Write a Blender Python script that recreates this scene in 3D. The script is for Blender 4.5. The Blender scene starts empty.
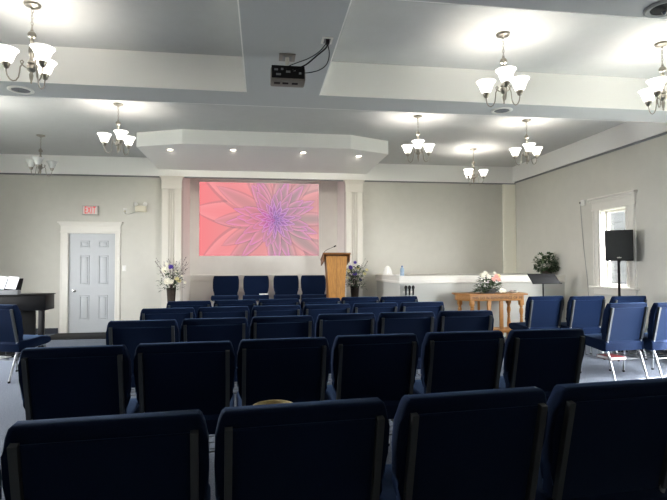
import bpy, bmesh, math, random
import numpy as np
from mathutils import Vector, Matrix
random.seed(7)
S = bpy.context.scene
COL = S.collection
PI = math.pi

# ------------------------------------------------------------------ helpers
def lin(c):
    return tuple((v / 12.92 if v <= .04045 else ((v + .055) / 1.055) ** 2.4) for v in (x / 255 for x in c))

def mat(name, rgb, rough=.6, metal=0., noise=0., nscale=40., bump=0., emit=0., sheen=0., emit_rgb=None, spec=.5, stretch=None):
    m = bpy.data.materials.new(name); m.use_nodes = True
    nt = m.node_tree; b = nt.nodes['Principled BSDF']
    c = lin(rgb)
    b.inputs['Base Color'].default_value = (*c, 1)
    b.inputs['Roughness'].default_value = rough
    b.inputs['Metallic'].default_value = metal
    b.inputs['Specular IOR Level'].default_value = spec
    if sheen:
        b.inputs['Sheen Weight'].default_value = sheen
        b.inputs['Sheen Roughness'].default_value = .4
        b.inputs['Sheen Tint'].default_value = (.25, .5, 1, 1)
    if emit:
        b.inputs['Emission Color'].default_value = (*lin(emit_rgb or rgb), 1)
        b.inputs['Emission Strength'].default_value = emit
    if noise or bump:
        tc = nt.nodes.new('ShaderNodeTexCoord'); n = nt.nodes.new('ShaderNodeTexNoise')
        n.inputs['Scale'].default_value = nscale; n.inputs['Detail'].default_value = 4
        src = tc.outputs['Object']
        if stretch:
            mp = nt.nodes.new('ShaderNodeMapping'); mp.inputs['Scale'].default_value = stretch
            nt.links.new(src, mp.inputs['Vector']); src = mp.outputs['Vector']
        nt.links.new(src, n.inputs['Vector'])
        if noise:
            r = nt.nodes.new('ShaderNodeValToRGB')
            lo = tuple(max(0, v * (1 - noise)) for v in c); hi = tuple(min(1, v * (1 + noise)) for v in c)
            r.color_ramp.elements[0].position = .3; r.color_ramp.elements[0].color = (*lo, 1)
            r.color_ramp.elements[1].position = .7; r.color_ramp.elements[1].color = (*hi, 1)
            nt.links.new(n.outputs['Fac'], r.inputs['Fac']); nt.links.new(r.outputs['Color'], b.inputs['Base Color'])
        if bump:
            bp = nt.nodes.new('ShaderNodeBump'); bp.inputs['Strength'].default_value = bump; bp.inputs['Distance'].default_value = .01
            nt.links.new(n.outputs['Fac'], bp.inputs['Height']); nt.links.new(bp.outputs['Normal'], b.inputs['Normal'])
    return m

M = dict(
    wall=mat('greige_wall', (203, 201, 192), .85, noise=.02, nscale=6, bump=.03),
    stage_wall=mat('white_stage_wall', (230, 227, 220), .8, noise=.02, nscale=6),
    projbody=mat('taupe_plastic', (128, 122, 116), .5),
    corner=mat('cream_corner_column', (248, 245, 230), .5),
    sheet=mat('sheet_paper', (176, 178, 182), .8),
    rearwall=mat('beige_panelled_wall', (170, 158, 140), .6, noise=.2, nscale=10, stretch=(8, 1, .5)),
    half=mat('pale_half_wall', (192, 193, 187), .8),
    trim=mat('white_trim', (226, 223, 215), .45),
    column=mat('cream_column', (218, 214, 204), .5),
    ceil=mat('white_ceiling', (196, 197, 196), .9, noise=.02, nscale=9),
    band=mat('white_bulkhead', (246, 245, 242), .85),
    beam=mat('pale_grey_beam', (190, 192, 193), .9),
    carpet=mat('blue_grey_carpet', (108, 115, 127), 1, noise=.35, nscale=90, bump=.6, spec=.1),
    stagefloor=mat('stage_carpet', (104, 114, 134), 1, noise=.22, nscale=160, spec=.1),
    base=mat('dark_baseboard', (38, 44, 56), .6),
    fabric=mat('navy_fabric', (6, 22, 48), .95, noise=.12, nscale=220, bump=.15, sheen=.14, spec=.15),
    fabric_back=mat('navy_back_fabric', (6, 23, 50), .95, noise=.10, nscale=220, bump=.1, sheen=.14, spec=.15),
    post=mat('shaded_frame_metal', (84, 88, 90), .4, metal=.75),  # silver-grey frame paint with shade put into the colour
    steel=mat('silver_metal', (170, 172, 175), .32, metal=.9),
    nickel=mat('brushed_nickel', (160, 155, 145), .3, metal=.95),
    chrome=mat('chrome', (215, 215, 215), .12, metal=1),
    bulbglass=mat('lit_frosted_glass', (250, 246, 238), .4, emit=1.0, emit_rgb=(255, 250, 240)),
    offglass=mat('unlit_frosted_glass', (205, 206, 204), .35),
    pot=mat('downlight_lens', (255, 246, 225), .4, emit=7, emit_rgb=(255, 236, 205)),
    black=mat('black_plastic', (20, 20, 22), .65, spec=.2),
    gloss=mat('piano_black', (10, 10, 12), .38, spec=.25),
    grille=mat('speaker_grille', (26, 28, 28), .8, noise=.3, nscale=300),
    grey=mat('grey_plastic', (120, 122, 124), .5),
    ltgrey=mat('light_grey_plastic', (176, 174, 168), .5),
    white=mat('white_plastic', (232, 231, 226), .4),
    cream=mat('cream_plastic', (214, 208, 188), .5),
    paper=mat('white_paper', (240, 240, 238), .8),
    door=mat('pale_blue_white_door', (182, 186, 189), .4),
    oak=mat('honey_oak', (174, 124, 64), .42, noise=.25, nscale=14, stretch=(6, 6, .6)),
    oakdark=mat('oak_edge', (128, 84, 42), .42, noise=.2, nscale=14, stretch=(6, 6, .6)),
    tableoak=mat('pale_oak', (170, 116, 54), .45, noise=.22, nscale=16, stretch=(1, 6, 6)),
    engrave=mat('engraved_letters', (70, 44, 22), .7),
    leaf=mat('dark_green_leaves', (40, 70, 38), .5, noise=.4, nscale=30),
    leaf2=mat('grey_green_leaves', (86, 106, 70), .6, noise=.4, nscale=30),
    petalw=mat('white_petals', (236, 232, 214), .7),
    petaly=mat('cream_petals', (226, 216, 160), .7),
    petalp=mat('purple_petals', (74, 50, 150), .7),
    petalk=mat('pink_petals', (236, 172, 158), .7),
    twig=mat('dark_twig', (72, 58, 60), .8),
    vase=mat('dark_bronze_vase', (58, 50, 42), .35, metal=.3, noise=.3, nscale=20),
    pinkgrey=mat('grey_bowl', (92, 92, 96), .5),
    red=mat('dark_red_cover', (104, 24, 28), .6),
    straw=mat('tan_straw', (176, 160, 116), .8, noise=.2, nscale=90),
    exitred=mat('exit_letter_red', (235, 20, 45), .5, emit=.16, emit_rgb=(255, 40, 66)),
    exitface=mat('exit_face', (222, 212, 206), .5),
    bottle=mat('pale_blue_bottle', (150, 170, 190), .15),
    cap=mat('blue_cap', (70, 100, 150), .4),
    brown=mat('brown_dish', (120, 70, 40), .4),
    grille2=mat('grey_grille', (120, 122, 126), .7),
    snow=mat('outdoor_ground', (100, 104, 96), .9),
    outwall=mat('grey_siding', (34, 35, 35), .95, spec=0),
)

def glass_mat():
    m = bpy.data.materials.new('window_glass'); m.use_nodes = True; nt = m.node_tree; nt.nodes.clear()
    o = nt.nodes.new('ShaderNodeOutputMaterial'); mx = nt.nodes.new('ShaderNodeMixShader')
    t = nt.nodes.new('ShaderNodeBsdfTransparent'); g = nt.nodes.new('ShaderNodeBsdfGlossy')
    g.inputs['Roughness'].default_value = .03; mx.inputs['Fac'].default_value = .06
    nt.links.new(t.outputs[0], mx.inputs[1]); nt.links.new(g.outputs[0], mx.inputs[2]); nt.links.new(mx.outputs[0], o.inputs[0])
    return m
M['glass'] = glass_mat()

class MB:
    """collects shapes into one mesh"""
    def __init__(self): self.b = bmesh.new()
    def _xf(self, vs, mtx):
        if mtx is not None: bmesh.ops.transform(self.b, matrix=mtx, verts=vs)
    def box(self, lo, hi, bev=0, mtx=None, seg=2):
        lo, hi = Vector(lo), Vector(hi); c = (lo + hi) / 2; s = hi - lo
        r = bmesh.ops.create_cube(self.b, size=1, matrix=Matrix.Translation(c) @ Matrix.Diagonal((*s, 1)))
        vs = r['verts']
        if bev:
            es = list({e for v in vs for e in v.link_edges})
            q = bmesh.ops.bevel(self.b, geom=es, offset=bev, segments=seg, profile=.5, affect='EDGES')
            vs = list({v for f in q['faces'] for v in f.verts} | {v for v in vs if v.is_valid})
        self._xf(vs, mtx); return self
    def tube(self, pts, r, n=8, closed=False, square=False):
        pts = [Vector(p) for p in pts]; rs = r if isinstance(r, (list, tuple)) else [r] * len(pts)
        rings = []; N = len(pts); prev = None
        for i, p in enumerate(pts):
            if closed: t = pts[(i + 1) % N] - pts[i - 1]
            elif i == 0: t = pts[1] - p
            elif i == N - 1: t = p - pts[i - 1]
            else: t = (pts[i + 1] - p).normalized() + (p - pts[i - 1]).normalized()
            t.normalize()
            if prev is None:
                a = Vector((1, 0, 0)) if abs(t.x) < .9 else Vector((0, 1, 0))
                u = (a - t * a.dot(t)).normalized()
            else: u = (prev - t * prev.dot(t)).normalized()
            prev = u; w = t.cross(u)
            k = 4 if square else n; off = PI / 4 if square else 0; rr = rs[i] * (1.414 if square else 1)
            rings.append([self.b.verts.new(p + (u * math.cos(2 * PI * j / k + off) + w * math.sin(2 * PI * j / k + off)) * rr) for j in range(k)])
        k = len(rings[0])
        for i in range(N if closed else N - 1):
            A, B = rings[i], rings[(i + 1) % N]
            for j in range(k): self.b.faces.new((A[j], A[(j + 1) % k], B[(j + 1) % k], B[j]))
        if not closed:
            self.b.faces.new(rings[0][::-1]); self.b.faces.new(rings[-1])
        return self
    def lathe(self, prof, n=20, c=(0, 0, 0), cap=True, mtx=None, squash=None):
        c = Vector(c); rings = []; allv = []
        for r, z in prof:
            ring = [self.b.verts.new(c + Vector((r * math.cos(2 * PI * j / n), r * math.sin(2 * PI * j / n), z))) for j in range(n)]
            rings.append(ring); allv += ring
        for A, B in zip(rings, rings[1:]):
            for j in range(n): self.b.faces.new((A[j], A[(j + 1) % n], B[(j + 1) % n], B[j]))
        if cap:
            self.b.faces.new(rings[0][::-1]); self.b.faces.new(rings[-1])
        self._xf(allv, mtx); return self
    def prism(self, poly, axis_fn, bev=0, seg=2):
        """poly: 2D points; axis_fn(u, v, t) -> 3D, t in {0, 1}"""
        A = [self.b.verts.new(axis_fn(u, v, 0)) for u, v in poly]; B = [self.b.verts.new(axis_fn(u, v, 1)) for u, v in poly]
        n = len(poly); fs = [self.b.faces.new(A[::-1]), self.b.faces.new(B)]
        for j in range(n): fs.append(self.b.faces.new((A[j], A[(j + 1) % n], B[(j + 1) % n], B[j])))
        if bev:
            es = [e for e in {e for f in fs[:2] for e in f.edges}]
            bmesh.ops.bevel(self.b, geom=es, offset=bev, segments=seg, profile=.5, affect='EDGES')
        return self
    def sphere(self, c, r, n=10, sc=(1, 1, 1)):
        bmesh.ops.create_uvsphere(self.b, u_segments=n, v_segments=max(5, n // 2 + 1), radius=r,
                                  matrix=Matrix.Translation(c) @ Matrix.Diagonal((*sc, 1)))
        return self
    def leaf(self, p, d, up, L, W):
        p, d = Vector(p), Vector(d).normalized(); s = d.cross(Vector(up))
        if s.length < 1e-3: s = d.cross(Vector((1, .3, 0)))
        s.normalize(); nrm = s.cross(d)
        a = self.b.verts.new(p); b = self.b.verts.new(p + d * L * .45 + s * W / 2 + nrm * W * .15); c = self.b.verts.new(p + d * L - nrm * L * .15)
        e = self.b.verts.new(p + d * L * .45 - s * W / 2 + nrm * W * .15); m = self.b.verts.new(p + d * L * .5)
        self.b.faces.new((a, b, m)); self.b.faces.new((b, c, m)); self.b.faces.new((c, e, m)); self.b.faces.new((e, a, m))
        return self
    def build(self, name, m, parent=None, smooth=35, loc=None):
        bmesh.ops.recalc_face_normals(self.b, faces=self.b.faces)
        me = bpy.data.meshes.new(name); self.b.to_mesh(me); self.b.free()
        me.materials.append(m if not isinstance(m, str) else M[m])
        if smooth:
            me.polygons.foreach_set('use_smooth', [True] * len(me.polygons))
            me.set_sharp_from_angle(angle=math.radians(smooth))
        o = bpy.data.objects.new(name, me); COL.objects.link(o)
        if loc: o.location = loc
        if parent: o.parent = parent
        return o

def tag(o, label, cat, group=None, kind=None):
    o['label'] = label; o['category'] = cat
    if group: o['group'] = group
    if kind: o['kind'] = kind
    return o
def thing(name, loc, rz=0, label=None, cat=None, group=None):
    o = bpy.data.objects.new(name, None); COL.objects.link(o); o.location = loc; o.rotation_euler = (0, 0, rz)
    o.empty_display_size = .1
    if label: tag(o, label, cat, group)
    return o
def struct(name, mb, m, parent=None, smooth=0):
    o = mb.build(name, m, parent, smooth); 
    if not parent: o['kind'] = 'structure'
    return o
def dup(root, loc, rz, label, group=None):
    def cp(o, par):
        c = o.copy(); COL.objects.link(c); c.parent = par
        for ch in list(o.children): cp(ch, c)
        return c
    r = cp(root, None); r.location = loc; r.rotation_euler = (0, 0, rz); r['label'] = label
    if group: r['group'] = group
    return r

# ------------------------------------------------------------------ the room
XL, XR, YB, YR = -5.25, 5.60, 10.486, -1.0
ZC, ZB = 3.50, 3.13
YA = 11.6                                      # back of the stage alcove
AL, AR = -1.61, 1.75                           # alcove sides

struct('floor', MB().box((XL - .3, YR - .2, -.1), (XR + .3, YA + .2, 0)), 'carpet')
c = MB()
c.box((XL - .3, YR - .2, ZC), (XR + .15, YA + .2, ZC + .1))
struct('ceiling', c, 'ceil')
# dropped beams around the tray recesses
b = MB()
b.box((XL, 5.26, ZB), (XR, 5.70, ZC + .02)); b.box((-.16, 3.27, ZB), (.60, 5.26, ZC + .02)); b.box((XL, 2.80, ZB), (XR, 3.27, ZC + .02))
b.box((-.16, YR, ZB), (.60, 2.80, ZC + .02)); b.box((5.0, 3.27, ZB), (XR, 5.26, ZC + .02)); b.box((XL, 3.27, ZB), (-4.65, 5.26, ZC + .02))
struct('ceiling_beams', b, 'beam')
# thin lighter skins standing on the vertical beam sides
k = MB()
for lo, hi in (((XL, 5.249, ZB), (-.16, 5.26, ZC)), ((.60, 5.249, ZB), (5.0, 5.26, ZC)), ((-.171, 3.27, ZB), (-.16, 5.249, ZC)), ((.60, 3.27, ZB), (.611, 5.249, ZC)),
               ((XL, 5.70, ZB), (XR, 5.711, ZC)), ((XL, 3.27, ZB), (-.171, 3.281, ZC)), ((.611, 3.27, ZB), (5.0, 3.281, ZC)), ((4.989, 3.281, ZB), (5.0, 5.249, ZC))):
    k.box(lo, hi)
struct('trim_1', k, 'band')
# bulkhead band along back and right walls
k = MB()
k.box((XL, YB - .05, ZB), (XR, YB + .10, ZC)); k.box((XR - .06, 5.711, ZB + .03), (XR, YB, ZC)); k.box((XL, 5.711, ZB + .03), (XL + .06, YB, ZC))
struct('trim_2', k, 'band')
k = MB()
k.box((XL, YB - .052, ZB - .022), (XR, YB + .02, ZB)); k.box((XR - .02, 5.711, ZB), (XR, YB, ZB + .03))
struct('bulkhead_shadow_line', k, 'grey')  # grey strip standing in for the shadow line under the bulkhead
# stage soffit with canted corners
k = MB()
poly = [(-2.065, YB - .05), (-2.035, 8.49), (-1.266, 8.19), (1.468, 8.19), (2.195, 8.51), (2.195, YB - .05)]
k.prism(poly, lambda u, v, t: (u, v, 3.265 + t * .235))
struct('ceiling_soffit', k, 'band')

# walls
w = MB(); DX0, DX1, DZ = -3.775, -2.90, 1.975
w.box((XL - .2, YB, 0), (DX0, YB + .12, ZC)); w.box((DX0, YB, DZ), (DX1, YB + .12, ZC)); w.box((DX1, YB, 0), (AL, YB + .12, ZC)); w.box((AR, YB, 0), (XR + .2, YB + .12, ZC))
struct('wall_back', w, 'wall')
w = MB()
w.box((AL - .1, YA, 0), (AR + .1, YA + .1, ZC)); w.box((AL - .1, YB + .12, 0), (AL, YA, ZC)); w.box((AR, YB + .12, 0), (AR + .1, YA, ZC))
struct('wall_alcove', w, 'stage_wall')
w = MB(); w.box((AL, YA - .03, 1.085), (AR, YA, 1.118), .006); w.box((AL, YA - .018, .97), (AR, YA, 1.085), .004)
w.box((AL, YB + .12, 1.085), (AL + .03, YA - .03, 1.118)); w.box((AL, YB + .12, .97), (AL + .018, YA - .03, 1.085))
w.box((AR - .03, YB + .12, 1.085), (AR, YA - .03, 1.118)); w.box((AR - .018, YB + .12, .97), (AR, YA - .03, 1.085))
struct('trim_4', w, 'trim')

def side_wall(name, x0, x1, holes):
    w = MB(); y = YR
    for a, bb, z0, z1 in holes:
        w.box((x0, y, 0), (x1, a, ZC)); w.box((x0, a, 0), (x1, bb, z0)); w.box((x0, a, z1), (x1, bb, ZC)); y = bb
    w.box((x0, y, 0), (x1, YA, ZC)); struct(name, w, 'wall')
W1 = (7.02, 7.61, .93, 2.22)
HR = [(3.35, 5.05, .35, 2.22), W1]  # first opening is out of view, widened to light the right-hand chairs
HL = [(2.7, 3.5, .9, 2.0), (6.4, 7.5, .9, 2.4)]  # unseen openings; the one towards the stage is added to light the walls
side_wall('wall_right', XR, XR + .15, HR); side_wall('wall_left', XL - .15, XL, HL)
struct('wall_rear', MB().box((XL - .2, YR - .15, 0), (XR + .2, YR, ZC)), 'rearwall')
# baseboards
struct('baseboard_back', MB().box((XL, YB - .015, 0), (-3.95, YB, .11)).box((-2.77, YB - .015, 0), (AL - .4, YB, .11)), 'base')
struct('baseboard_right', MB().box((XR - .015, YR, 0), (XR, 8.64, .11)), 'base')

# raised stage
st = MB(); st.box((-2.3, 8.95, 0), (2.40, YB, .22), .01); st.box((AL, YB, 0), (AR, YA, .22))
struct('floor_stage', st, 'stagefloor')

# half wall with its moulded cap
h = MB(); h.box((2.43, 8.665, 0), (XR, YB, 1.0))
struct('wall_half', h, 'half')
h = MB(); h.box((2.395, 8.625, 1.095), (XR, YB, 1.122), .008); h.box((2.41, 8.64, 1.03), (XR, YB, 1.095), .006); h.box((2.40, 8.632, .985), (XR, YB, 1.03), .012)
struct('trim_5', h, 'trim')

# pilasters
def pilaster(name, x0, x1, yf):
    p = MB(); z0, z1 = .22, 2.86; g = .018; cx = (x0 + x1) / 2
    gs = [cx - .047, cx, cx + .047]; e = [x0] + sum(([q - g / 2, q + g / 2] for q in gs), []) + [x1]
    p.box((x0, yf + .02, z0), (x1, YB, z1))
    for a, bb in ((e[0], e[1]), (e[2], e[3]), (e[4], e[5]), (e[6], e[7])): p.box((a, yf, z0), (bb, yf + .02, z1), .003)
    p.box((x0 - .012, yf - .012, z1), (x1 + .012, YB, z1 + .18), .004)
    for i, (dz, ex) in enumerate(((.18, .02), (.205, .032), (.23, .046))): p.box((x0 - ex, yf - ex, z1 + dz), (x1 + ex, YB, z1 + dz + .027), .005)
    p.box((x0 - .02, yf - .02, z0), (x1 + .02, YB, z0 + .16), .006)
    return struct(name, p, 'column')
pilaster('trim_6', -1.985, AL, 10.36); pilaster('trim_7', AR, 2.10, 10.36)
p = MB(); p.box((5.31, YB - .05, 1.1), (XR, YB, ZB - .022), .004); p.box((5.335, YB - .058, 1.2), (XR - .02, YB - .05, ZB - .06), .003)
struct('trim_8', p, 'corner')

# door
d = MB(); yd = YB + .03
d.box((DX0, yd, 0), (DX1, yd + .035, DZ))
door = struct('door_1', d, 'door')
for x0, x1 in ((-3.572, -3.39), (-3.222, -3.04)):
    for z0, z1 in ((1.69, 1.82), (.955, 1.53), (.26, .737)):
        q = MB()
        q.box((x0, yd - .012, z0), (x0 + .018, yd, z1), .004); q.box((x1 - .018, yd - .012, z0), (x1, yd, z1), .004)
        q.box((x0, yd - .012, z0), (x1, yd, z0 + .018), .004); q.box((x0, yd - .012, z1 - .018), (x1, yd, z1), .004)
        q.box((x0 + .03, yd - .008, z0 + .03), (x1 - .03, yd, z1 - .03), .006)
        q.build('door_panel', M['door'], door)
kn = MB(); rx = Matrix.Translation((-3.672, yd, .83)) @ Matrix.Rotation(PI / 2, 4, 'X')
kn.lathe([(.032, 0), (.032, .006), (.012, .012), (.012, .035), (.026, .045), (.03, .058), (.022, .07), (.006, .074)], 16, mtx=rx)
kn.build('door_knob', M['chrome'], door)
t = MB(); ty = YB - .025
t.box((-3.922, ty, 0), (DX0, YB, DZ)); t.box((DX1, ty, 0), (-2.80, YB, DZ))
for q in (-3.90, -3.80): t.box((q - .016, ty - .01, 0), (q + .016, ty, DZ), .004)
for q in (-2.88, -2.82): t.box((q - .016, ty - .01, 0), (q + .016, ty, DZ), .004)
t.box((DX0, ty, DZ - .012), (DX1, YB + .03, DZ))
t.box((-3.93, ty - .008, DZ), (-2.79, YB, DZ + .03), .004); t.box((-3.92, ty, DZ + .03), (-2.80, YB, DZ + .135))
for i, (dz, ex) in enumerate(((.135, .012), (.16, .03), (.19, .05))): t.box((-3.92 - ex, ty - ex, DZ + dz), (-2.80 + ex, YB, DZ + dz + .032), .007)
struct('trim_9', t, 'trim')

# window on the right wall
fr = MB(); xs = XR - .025
a, bb, z0, z1 = W1
fr.box((xs, 6.83, .96), (XR, a, z1)); fr.box((xs, bb, .96), (XR, 7.80, z1))
for q in (6.86, 6.97, 7.66, 7.77): fr.box((xs - .01, q - .016, .96), (xs, q + .016, z1), .004)
fr.box((xs, 6.82, z1), (XR, 7.81, z1 + .12)); 
for dz, ex in ((-.005, .01), (.12, .012), (.15, .03), (.185, .05)): fr.box((xs - ex, 6.82 - ex, z1 + dz), (XR, 7.81 + ex, z1 + dz + .033), .006)
fr.box((XR - .09, 6.78, .915), (XR, 7.85, .955), .01); fr.box((xs, 6.83, .82), (XR, 7.80, .915), .004)
# jamb liner inside the wall thickness
fr.box((XR, a, z0), (XR + .13, a + .015, z1)); fr.box((XR, bb - .015, z0), (XR + .13, bb, z1)); fr.box((XR, a, z1 - .015), (XR + .13, bb, z1)); fr.box((XR - .02, a, z0), (XR + .13, bb, z0 + .025))
struct('trim_10', fr, 'trim')
sash = MB(); xg = XR + .08
for y0, y1 in ((a + .015, a + .055), (bb - .055, bb - .015)): sash.box((xg, y0, z0 + .025), (xg + .04, y1, z1 - .015), .004)
for zz in (z0 + .025, z1 - .055): sash.box((xg, a + .05, zz), (xg + .04, bb - .05, zz + .04), .004)
win = struct('window_1', sash, 'trim')
MB().box((xg + .018, a + .05, z0 + .06), (xg + .024, bb - .05, z1 - .05)).build('pane', M['glass'], win, 0)

# outdoors beyond the glass: ground and a tall wall added to block the sun
struct('ground_outside', MB().box((XR + .3, -12, -.5), (30, 30, -.3)).box((-30, -12, -.5), (XL - .3, 30, -.3)), 'snow')
ow = MB(); ow.box((11.0, 4.6, -.3), (11.3, 19.5, 12.6))
for i in range(61): ow.box((10.985, 4.6, -.3 + i * .21), (11.0, 19.5, -.3 + i * .21 + .19))
tag(ow.build('sun_blocking_wall', M['outwall'], smooth=0), 'grey sided wall added outside the window to block the sun', 'building')

# ------------------------------------------------------------------ chandeliers
def make_chandelier(lit=True):
    root = thing('chandelier', (0, 0, 0))
    MB().lathe([(.066, 0), (.066, -.008), (.058, -.02), (.03, -.03), (.012, -.034), (.008, -.045)], 24).build('canopy', M['nickel'], root)
    ch = MB(); z = -.045; i = 0
    while z > -.215:
        pts = []
        for q in range(10):
            an = 2 * PI * q / 10; u = .009 * math.cos(an); v = .017 * math.sin(an)
            pts.append((u, 0, z - .015 + v) if i % 2 == 0 else (0, u, z - .015 + v))
        ch.tube(pts, .0026, 5, closed=True); z -= .026; i += 1
    ch.build('chain', M['nickel'], root)
    bo = MB()
    bo.lathe([(.004, -.212), (.012, -.222), (.012, -.232), (.028, -.243), (.034, -.262), (.028, -.281), (.012, -.292), (.017, -.305), (.017, -.315), (.011, -.33),
              (.020, -.36), (.026, -.40), (.022, -.43), (.013, -.455), (.016, -.475), (.030, -.487), (.032, -.50), (.022, -.512), (.034, -.525), (.036, -.55),
              (.024, -.568), (.012, -.578), (.017, -.60), (.013, -.63), (.006, -.655), (.009, -.662), (.003, -.672)], 18)
    bo.build('column', M['nickel'], root)
    for q in range(3):
        an = -PI / 2 + q * 2 * PI / 3; cx, sx = math.cos(an), math.sin(an)
        P = [(.028, -.545), (.05, -.535), (.072, -.515), (.078, -.495), (.066, -.485), (.057, -.497), (.064, -.515), (.080, -.545), (.084, -.59), (.090, -.63),
             (.108, -.66), (.130, -.668), (.153, -.655), (.170, -.625), (.177, -.59), (.178, -.562)]
        arm = MB().tube([(r * cx, r * sx, z) for r, z in P], .0055, 7).build('arm', M['nickel'], root)
        c0 = (.178 * cx, .178 * sx, 0)
        MB().lathe([(.007, -.575), (.02, -.566), (.026, -.55), (.032, -.535), (.034, -.527), (.018, -.527)], 16, c=c0).build('socket_cup', M['nickel'], arm)
        sh = MB()
        prof = [(.030, -.530), (.042, -.518), (.052, -.495), (.061, -.465), (.073, -.438), (.088, -.418), (.092, -.414), (.089, -.412), (.085, -.418), (.070, -.440), (.058, -.467), (.048, -.497), (.036, -.518)]
        sh.lathe(prof, 24, c=c0, cap=False)
        sh.build('shade', M['bulbglass' if lit else 'offglass'], arm, 60)
    return root
def bulbs(loc, rz, power):
    for q in range(3):
        an = -PI / 2 + q * 2 * PI / 3 + rz
        l = bpy.data.lights.new('bulb_light', 'POINT'); l.energy = power; l.color = (1, .96, .9); l.shadow_soft_size = .025
        o = bpy.data.objects.new('bulb_light', l); COL.objects.link(o); o.location = (loc[0] + .178 * math.cos(an), loc[1] + .178 * math.sin(an), loc[2] - .465)
BULB = 1.5
CH = [((-1.90, 4.42, ZC), .85, 'large lit chandelier at the top left of the ceiling, in the left tray recess'),
      ((-1.92, 7.02, ZC), .46, 'lit chandelier just left of the stage soffit'),
      ((2.26, 7.02, ZC), -.31, 'lit chandelier just right of the stage soffit'),
      ((2.26, 4.40, ZC), -.36, 'large lit chandelier in the right tray recess, right of the projector'),
      ((3.92, 4.38, ZC), -1.0, 'lit chandelier cut off by the right edge of the picture'),
      ((3.94, 8.90, ZC), -.94, 'smallest lit chandelier, hanging before the corner pilaster'),
      ((3.95, 7.00, ZC), -.34, 'lit chandelier hanging near the right wall bulkhead')]
ch0 = make_chandelier(True)
tag(ch0, CH[0][2], 'chandelier', 'lit chandeliers'); ch0.location = CH[0][0]; ch0.rotation_euler.z = CH[0][1]
for loc, rz, lab in CH[1:]: dup(ch0, loc, rz, lab)
for loc, rz, lab in CH: bulbs(loc, rz, BULB)
for q in ((-3.66, 4.42, ZC), (-3.66, 7.02, ZC), (-1.9, 1.7, ZC), (2.26, 1.7, ZC)): bulbs(q, 0, BULB)                     # bare bulbs added out of view to brighten the left wall and near chairs
cu = make_chandelier(False); tag(cu, 'unlit chandelier with grey glass shades at far left above the door', 'chandelier'); cu.location = (-3.655, 8.88, ZC); cu.rotation_euler.z = .19

# recessed downlights in the soffit
dn = ['leftmost', 'second from left', 'third from left', 'rightmost']
for i, (x, y) in enumerate(((-1.53, 8.63), (-.486, 8.52), (.70, 8.56), (1.71, 8.72))):
    r = thing('downlight', (x, y, 3.265), 0, f'small round recessed light in the stage soffit, {dn[i]} of the four', 'downlight', 'downlights in the stage soffit')
    MB().lathe([(.055, .004), (.06, -.004), (.048, -.007), (.042, -.001)], 20, cap=False).build('ring', M['white'], r)
    MB().lathe([(.042, -.001), (.03, -.005), (.004, -.007)], 16).build('lens', M['pot'], r)
    l = bpy.data.lights.new('downlight_lamp', 'SPOT'); l.energy = 8; l.spot_size = 2.1; l.spot_blend = .6; l.color = (1, .9, .78); l.shadow_soft_size = .03
    o = bpy.data.objects.new('downlight_lamp', l); COL.objects.link(o); o.location = (x, y, 3.24); o.rotation_euler = Vector((-.05 * x, 1.6, -1.5)).to_track_quat('-Z', 'Y').to_euler()

# ceiling speakers
for x, y, lab in ((-2.458, 5.49, 'round white grille flush in the beam, left side near the big chandelier'), (2.79, 5.49, 'round white grille flush in the beam below the large right chandelier')):
    r = thing('ceiling_speaker', (x, y, ZB), 0, lab, 'ceiling speaker', 'round grilles in the ceiling beams')
    MB().lathe([(.122, 0), (.122, -.008), (.11, -.014), (.088, -.010), (.088, -.002)], 28, cap=False).build('rim', M['white'], r)
    MB().lathe([(.088, -.004), (.06, -.006), (.058, -.010), (.03, -.010), (.028, -.006), (.004, -.006)], 24).build('grille', M['grille2'], r)
r = thing('ceiling_speaker', (2.82, 3.12, ZB), 0, 'dark round ceiling fixture with a silver tip, cut off in the top right corner', 'ceiling speaker', 'round grilles in the ceiling beams')
MB().lathe([(.13, 0), (.13, -.01), (.115, -.018), (.09, -.012), (.09, -.002)], 28, cap=False).build('rim', M['grey'], r)
MB().lathe([(.09, -.004), (.05, -.01), (.004, -.01)], 24).build('grille', M['grille'], r)
MB().lathe([(.012, -.01), (.012, -.03), (.02, -.034), (.01, -.05), (.003, -.054)], 12).build('tip', M['chrome'], r)

# ------------------------------------------------------------------ projector, its outlet and cables
r = thing('projector', (.214, 4.15, 2.86), 0, 'black and grey projector hanging under the centre ceiling beam', 'projector')
b = MB(); b.box((-.146, 0, 0), (.146, .17, .115), .015); b.build('body', M['projbody'], r)
b = MB(); b.box((-.138, -.012, .018), (.138, .002, .122), .004); b.build('rear_panel', M['black'], r)
for x, z, wd in ((-.10, .085, .03), (-.05, .09, .02), (.0, .07, .035), (.05, .085, .025), (.10, .06, .02), (-.08, .045, .04)):
    MB().box((x - wd / 2, -.018, z - .008), (x + wd / 2, -.010, z + .008), .002).build('port', M['grey'], r)
b = MB(); 
for x in (-.09, -.02, .06): b.box((x - .025, .05, -.004), (x + .025, .08, .002))
b.build('vent_slots', M['black'], r)
MB().lathe([(.035, 0), (.04, .01), (.035, .03)], 18, mtx=Matrix.Translation((.07, .165, .06)) @ Matrix.Rotation(-PI / 2, 4, 'X')).build('lens', M['black'], r)
b = MB(); b.box((-.05, .03, .115), (.05, .16, .128), .003); b.tube([(0, .15, .12), (0, .15, .265)], .018, 10)
for sx in (-.06, .06):
    b.tube([(sx * 2, .05, .118), (sx * .6, .12, .135), (0, .15, .14)], .006, 6)
b.build('mount_bracket', M['ltgrey'], r)
b = MB(); b.box((-.07, .09, .258), (.07, .24, .27), .003); b.build('ceiling_plate', M['projbody'], r); MB().box((-.04, .12, .254), (.04, .21, .259)).build('plate_slot', M['grey'], r)
r = thing('power_outlet', (.517, 3.95, ZB), 0, 'white outlet plate with plug on the centre ceiling beam beside the projector', 'outlet')
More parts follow.
